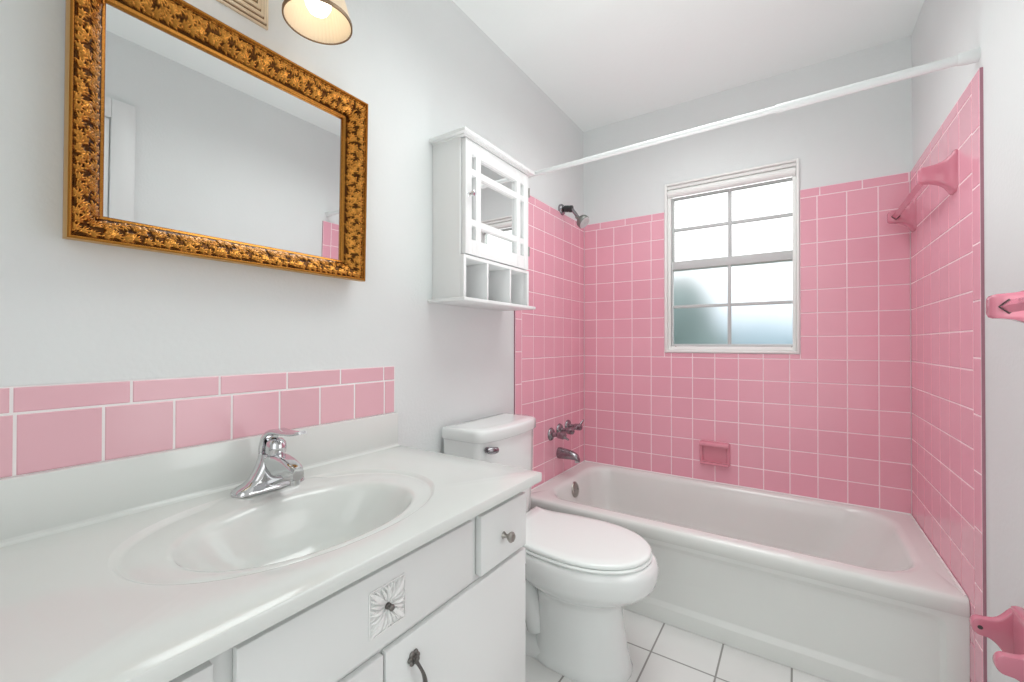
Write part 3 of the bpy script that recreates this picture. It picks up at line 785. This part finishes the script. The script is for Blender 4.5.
cdoor = mb.build('door', M['paint_cab'], cab)
mb = MB(); mb.box((dx0+.003, ys[1]-.006, zs[1]-.006), (dx0+.0065, ys[6]+.006, zs[6]+.006)); mb.build('mirror_panel', M['mirror'], cdoor)
mb = MB(); mb.lathe([(.008,0),(.005,.003),(.004,.010),(.009,.014),(.0115,.019),(.010,.024),(.0,.027)], (dx1, 1.157, 1.648), (1,0,0), 20, cap1=False); mb.build('knob', M['chrome'], cdoor)
for z in (1.770, 1.519):
    mb = MB(); mb.box((dx0+.002, 1.5545, z-.018), (dx1+.0015, 1.5575, z+.018), .0008); mb.tube([(dx1+.001, 1.556, z-.02), (dx1+.001, 1.556, z+.02)], .003, 8); mb.build('hinge', M['nickel'], cdoor)

# ================================================================== gilt framed mirror
MY0, MY1, MZ0, MZ1 = .188, .797, 1.3095, 1.820
FW = .056
mir = thing('wall_mirror', 'rectangular mirror in a carved antique gold frame above the sink', 'mirror', (.001, (MY0+MY1)/2, MZ0))
mir.rotation_euler = (0, math.radians(1.2), 0)
rng = np.random.RandomState(4)
def leaf_field(S_, V_, length, seed):
    """carved acanthus relief: overlapping curled leaves running along the rail. S_ along, V_ in 0..1 across."""
    r = np.random.RandomState(seed)
    h = np.zeros_like(S_); 
    Vm = V_*FW
    step = .0150; k = 0
    s = -.06
    leaves = []
    while s < length+.06:
        for row in range(3):
            side = 1 if (k+row) % 2 else -1
            vb = FW*(.22+.27*row) + r.uniform(-.003, .003); sb = s + (.0075 if row == 1 else 0) + r.uniform(-.002, .002)
            phi = side*r.uniform(.35, .9)
            if row == 0: phi = abs(phi)*.8
            if row == 2: phi = -abs(phi)*.8
            if k % 3 == 2 and row == 1: phi += PI
            top_ = r.uniform(.75, 1)
            for m_ in range(-2, 3):
                ang = phi + m_*.36; la = (.0088-.0011*abs(m_))*r.uniform(.9, 1.15)
                leaves.append((sb+math.cos(ang)*la, vb+math.sin(ang)*la, ang, la, r.uniform(.0017, .0023), top_*(1-.12*abs(m_))*r.uniform(.85, 1), m_*22+r.uniform(-15, 15)))
            leaves.append((sb, vb, 0, .0024, .0024, .9, 0))
        s += step; k += 1
    for (sc, vc, ang, la, lb, hh, curl) in leaves:
        dx = S_-sc; dy = Vm-vc
        near = (np.abs(dx) < .014) & (np.abs(dy) < .014)
        if not near.any(): continue
        x_ = dx*np.cos(ang)+dy*np.sin(ang); y_ = -dx*np.sin(ang)+dy*np.cos(ang)
        y_ = y_ - curl*x_*x_*.6
        w = lb*(1+.25*(x_/la))
        rr2 = (x_/la)**2+(y_/np.maximum(w, 1e-4))**2
        prof = np.clip(1-rr2, 0, 1)**.5
        vein = 1-.45*np.exp(-(y_/.0007)**2)
        tilt = .72+.28*np.clip(x_/la, -1, 1)
        h = np.where(near, np.maximum(h, prof*tilt*hh), h)
    return h
def rail(mb, kind, seed):
    hor = kind in 'tb'
    L = (MY1-MY0) if hor else (MZ1-MZ0)
    nS = int(L/.00115); nV = 48
    v = np.linspace(0, 1, nV)
    # profile: outer edge high, cove falling toward the glass
    prof = np.interp(v, [0, .07, .10, .14, .3, .5, .7, .86, .90, .97, 1], [.061, .064, .060, .054, .053, .047, .036, .025, .024, .022, .014])
    carve = np.interp(v, [0, .11, .17, .82, .88, 1], [0, 0, 1, 1, 0, 0])
    u = np.linspace(0, 1, nS)
    U, V = np.meshgrid(u, v, indexing='ij')
    S_ = V*FW + U*(L-2*V*FW)
    h = leaf_field(S_, V, L, seed)*carve[None, :]
    X = prof[None, :] + h*.0062
    off = V*FW
    if kind == 'b': Y = MY0+S_; Z = MZ0+off
    elif kind == 't': Y = MY0+S_; Z = MZ1-off
    elif kind == 'l': Z = MZ0+S_; Y = MY0+off
    else: Z = MZ0+S_; Y = MY1-off
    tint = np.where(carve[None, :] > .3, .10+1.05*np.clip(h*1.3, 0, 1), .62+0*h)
    vs = [[mb.bm.verts.new((float(X[i,j]), float(Y[i,j]), float(Z[i,j]))) for j in range(nV)] for i in range(nS)]
    lay = mb.tint
    for i in range(nS-1):
        for j in range(nV-1):
            f_ = mb.bm.faces.new([vs[i][j], vs[i+1][j], vs[i+1][j+1], vs[i][j+1]]); f_.smooth = True
            for l, (a, b) in zip(f_.loops, ((i,j),(i+1,j),(i+1,j+1),(i,j+1))):
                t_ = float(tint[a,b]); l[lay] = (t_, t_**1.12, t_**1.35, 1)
mb = MB()
for k_, sd_ in (('b', 11), ('t', 12), ('l', 13), ('r', 14)): rail(mb, k_, sd_)
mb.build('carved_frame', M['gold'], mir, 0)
mb = MB()   # plain outer sides of the frame
o_ = [(MY0, MZ0), (MY1, MZ0), (MY1, MZ1), (MY0, MZ1)]
mb.rings([[Vector((x, a+k*math.copysign(1, a-(MY0+MY1)/2), b+k*math.copysign(1, b-(MZ0+MZ1)/2))) for a, b in o_] for x, k in ((.001, -.005), (.036, -.002), (.040, .001), (.056, .0015), (.0610, 0))], True, False, smooth=False)
mb.build('frame_edge', M['gold_dark'], mir, 30)
mb = MB(); g = FW-.003; mb.box((.012, MY0+g, MZ0+g), (.0155, MY1-g, MZ1-g)); mb.build('mirror_glass', M['mirror'], mir)

# ================================================================== vanity light
LY = .444
lf = thing('vanity_light', 'brass vanity light with cream bell shades above the gold mirror', 'wall light', (0, LY, 1.97))
mb = MB()
for d1, e, mi in ((.007, 0, 0), (.0078, .0045, 1), (.013, .0075, 0), (.0138, .0135, 1), (.019, .0165, 0), (.0198, .0235, 1), (.025, .0265, 0), (.0258, .034, 1), (.029, .038, 0)):
    mb.box((0, LY-.104+e, 1.908+e), (d1, LY+.104-e, 2.032-e), .0012, mi=mi)
mb.build('back_plate', [M['plate'], M['rim']], lf)  # alternate brown layers paint the groove shade between the stepped ridges
def shade(y):
    x, z = .13, 1.9105
    mb = MB(); mb.tube(bez((.024, y-(.12 if y > LY else -.12), 1.97), (.08, y-(.1 if y > LY else -.1), 1.98), (.13, y-(.06 if y > LY else -.06), 2.10), (.13, y, 2.085), 14), .006, 10)
    arm = mb.build('arm', M['brass'], lf)
    mb = MB(); mb.lathe([(.0,.180),(.012,.178),(.026,.168),(.030,.150),(.029,.135)], (x, y, z), (0,0,1), 28, cap0=False, cap1=False); mb.build('socket_cup', M['brass'], lf)
    mb = MB()
    pr = [(.077, 0), (.071, .025), (.063, .055), (.053, .085), (.043, .115), (.034, .138), (.028, .146)]
    mb.lathe(pr, (x, y, z), (0,0,1), 144, cap0=False, cap1=False, ripple=.012, nr=48)
    mb.lathe([(r-.002, h) for r, h in pr], (x, y, z+.001), (0,0,1), 144, cap0=False, cap1=False, ripple=.012, nr=48)
    sh = mb.build('lamp_shade', M['shade'], lf, 0)
    mb = MB(); mb.lathe([(.0750,-.001),(.0785,-.001),(.0785,.007),(.0765,.007),(.0750,-.001)], (x, y, z), (0,0,1), 64, cap0=False, cap1=False); mb.build('shade_rim', M['rim'], sh)
    mb = MB(); mb.lathe([(.0,.020),(.012,.021),(.022,.027),(.029,.040),(.031,.055),(.027,.075),(.019,.095),(.013,.112),(.013,.122)], (x, y, z), (0,0,1), 28, cap0=False); bl = mb.build('bulb', M['bulb'], lf)
    l = bpy.data.lights.new('bulb_light', 'POINT'); l.energy = .05; l.color = (1, .87, .68); l.shadow_soft_size = .02
    lo = bpy.data.objects.new('bulb_light', l); lo.location = (x, y, z+.008); C.objects.link(lo)
shade(.604); shade(LY-(.604-LY))

# ================================================================== lights, sky
def area(name, loc, rot, sx, sy, e, color=(1,1,1), spread=PI):
    l = bpy.data.lights.new(name, 'AREA'); l.shape = 'RECTANGLE'; l.size = sx; l.size_y = sy; l.energy = e; l.color = color; l.spread = spread
    o = bpy.data.objects.new(name, l); o.location = loc; o.rotation_euler = rot; C.objects.link(o); return o
LC = (.965, 1, .985)
area('ceiling_fill', (.74, 1.40, CEIL-.02), (0, 0, 0), .60, 1.4, 9.0, LC, math.radians(140))  # added area fill just under the ceiling, not a room fixture
area('bounce_fill', (.72, 1.35, 1.05), (math.radians(180), 0, 0), .6, .8, 4.7, LC, math.radians(140))  # added upward fill that brightens the ceiling and upper walls
area('front_fill', (1.0, YF+.04, 1.2), (math.radians(90), 0, 0), .9, 1.9, 6.0, LC)  # added fill from behind the camera to lift the lower parts
area('side_fill', (W-.02, .95, 1.0), (0, math.radians(90), 0), .7, .6, 2.4, LC)  # unseen soft fill added by the right wall to lift the left one
o = area('window_light', (.80, D+.8, 2.85), (0, 0, 0), .9, .7, 30, (.97, .99, 1))
o.rotation_euler = (Vector((.8, 1.9, .6))-o.location).to_track_quat('-Z', 'Y').to_euler()

wd = bpy.data.worlds.new('World'); bpy.context.scene.world = wd; wd.use_nodes = True
nt = wd.node_tree; bg = nt.nodes['Background']
tc = nt.nodes.new('ShaderNodeTexCoord'); sp_ = nt.nodes.new('ShaderNodeSeparateXYZ'); rp = nt.nodes.new('ShaderNodeValToRGB')
nt.links.new(tc.outputs['Generated'], sp_.inputs[0]); nt.links.new(sp_.outputs['Z'], rp.inputs['Fac']); nt.links.new(rp.outputs['Color'], bg.inputs['Color'])
rp.color_ramp.elements[0].position = 0; rp.color_ramp.elements[0].color = (.62, .72, .80, 1)
rp.color_ramp.elements[1].position = .22; rp.color_ramp.elements[1].color = (1, 1, 1, 1)
bg.inputs['Strength'].default_value = 1.8

# ================================================================== camera
cam = bpy.data.cameras.new('Camera'); co = bpy.data.objects.new('Camera', cam); C.objects.link(co)
cam.sensor_width = 36; cam.lens = 36*427.92/1024; cam.clip_start = .01
co.location = (1.0993, 0, 1.1262)
yaw, pitch, roll = .5857, .0068, -.0012
Rv = Vector((math.cos(yaw), math.sin(yaw), 0)); Fv = Vector((-math.sin(yaw)*math.cos(pitch), math.cos(yaw)*math.cos(pitch), math.sin(pitch))); Uv = Rv.cross(Fv)
m3 = Matrix((Rv, Uv, -Fv)).transposed() @ Matrix.Rotation(-roll, 3, 'Z')
co.rotation_euler = m3.to_euler()
sc = bpy.context.scene; sc.camera = co
sc.view_settings.view_transform = 'Standard'; sc.view_settings.look = 'None'; sc.view_settings.exposure = 0
sc.cycles.max_bounces = 10; sc.cycles.diffuse_bounces = 6; sc.cycles.transparent_max_bounces = 12
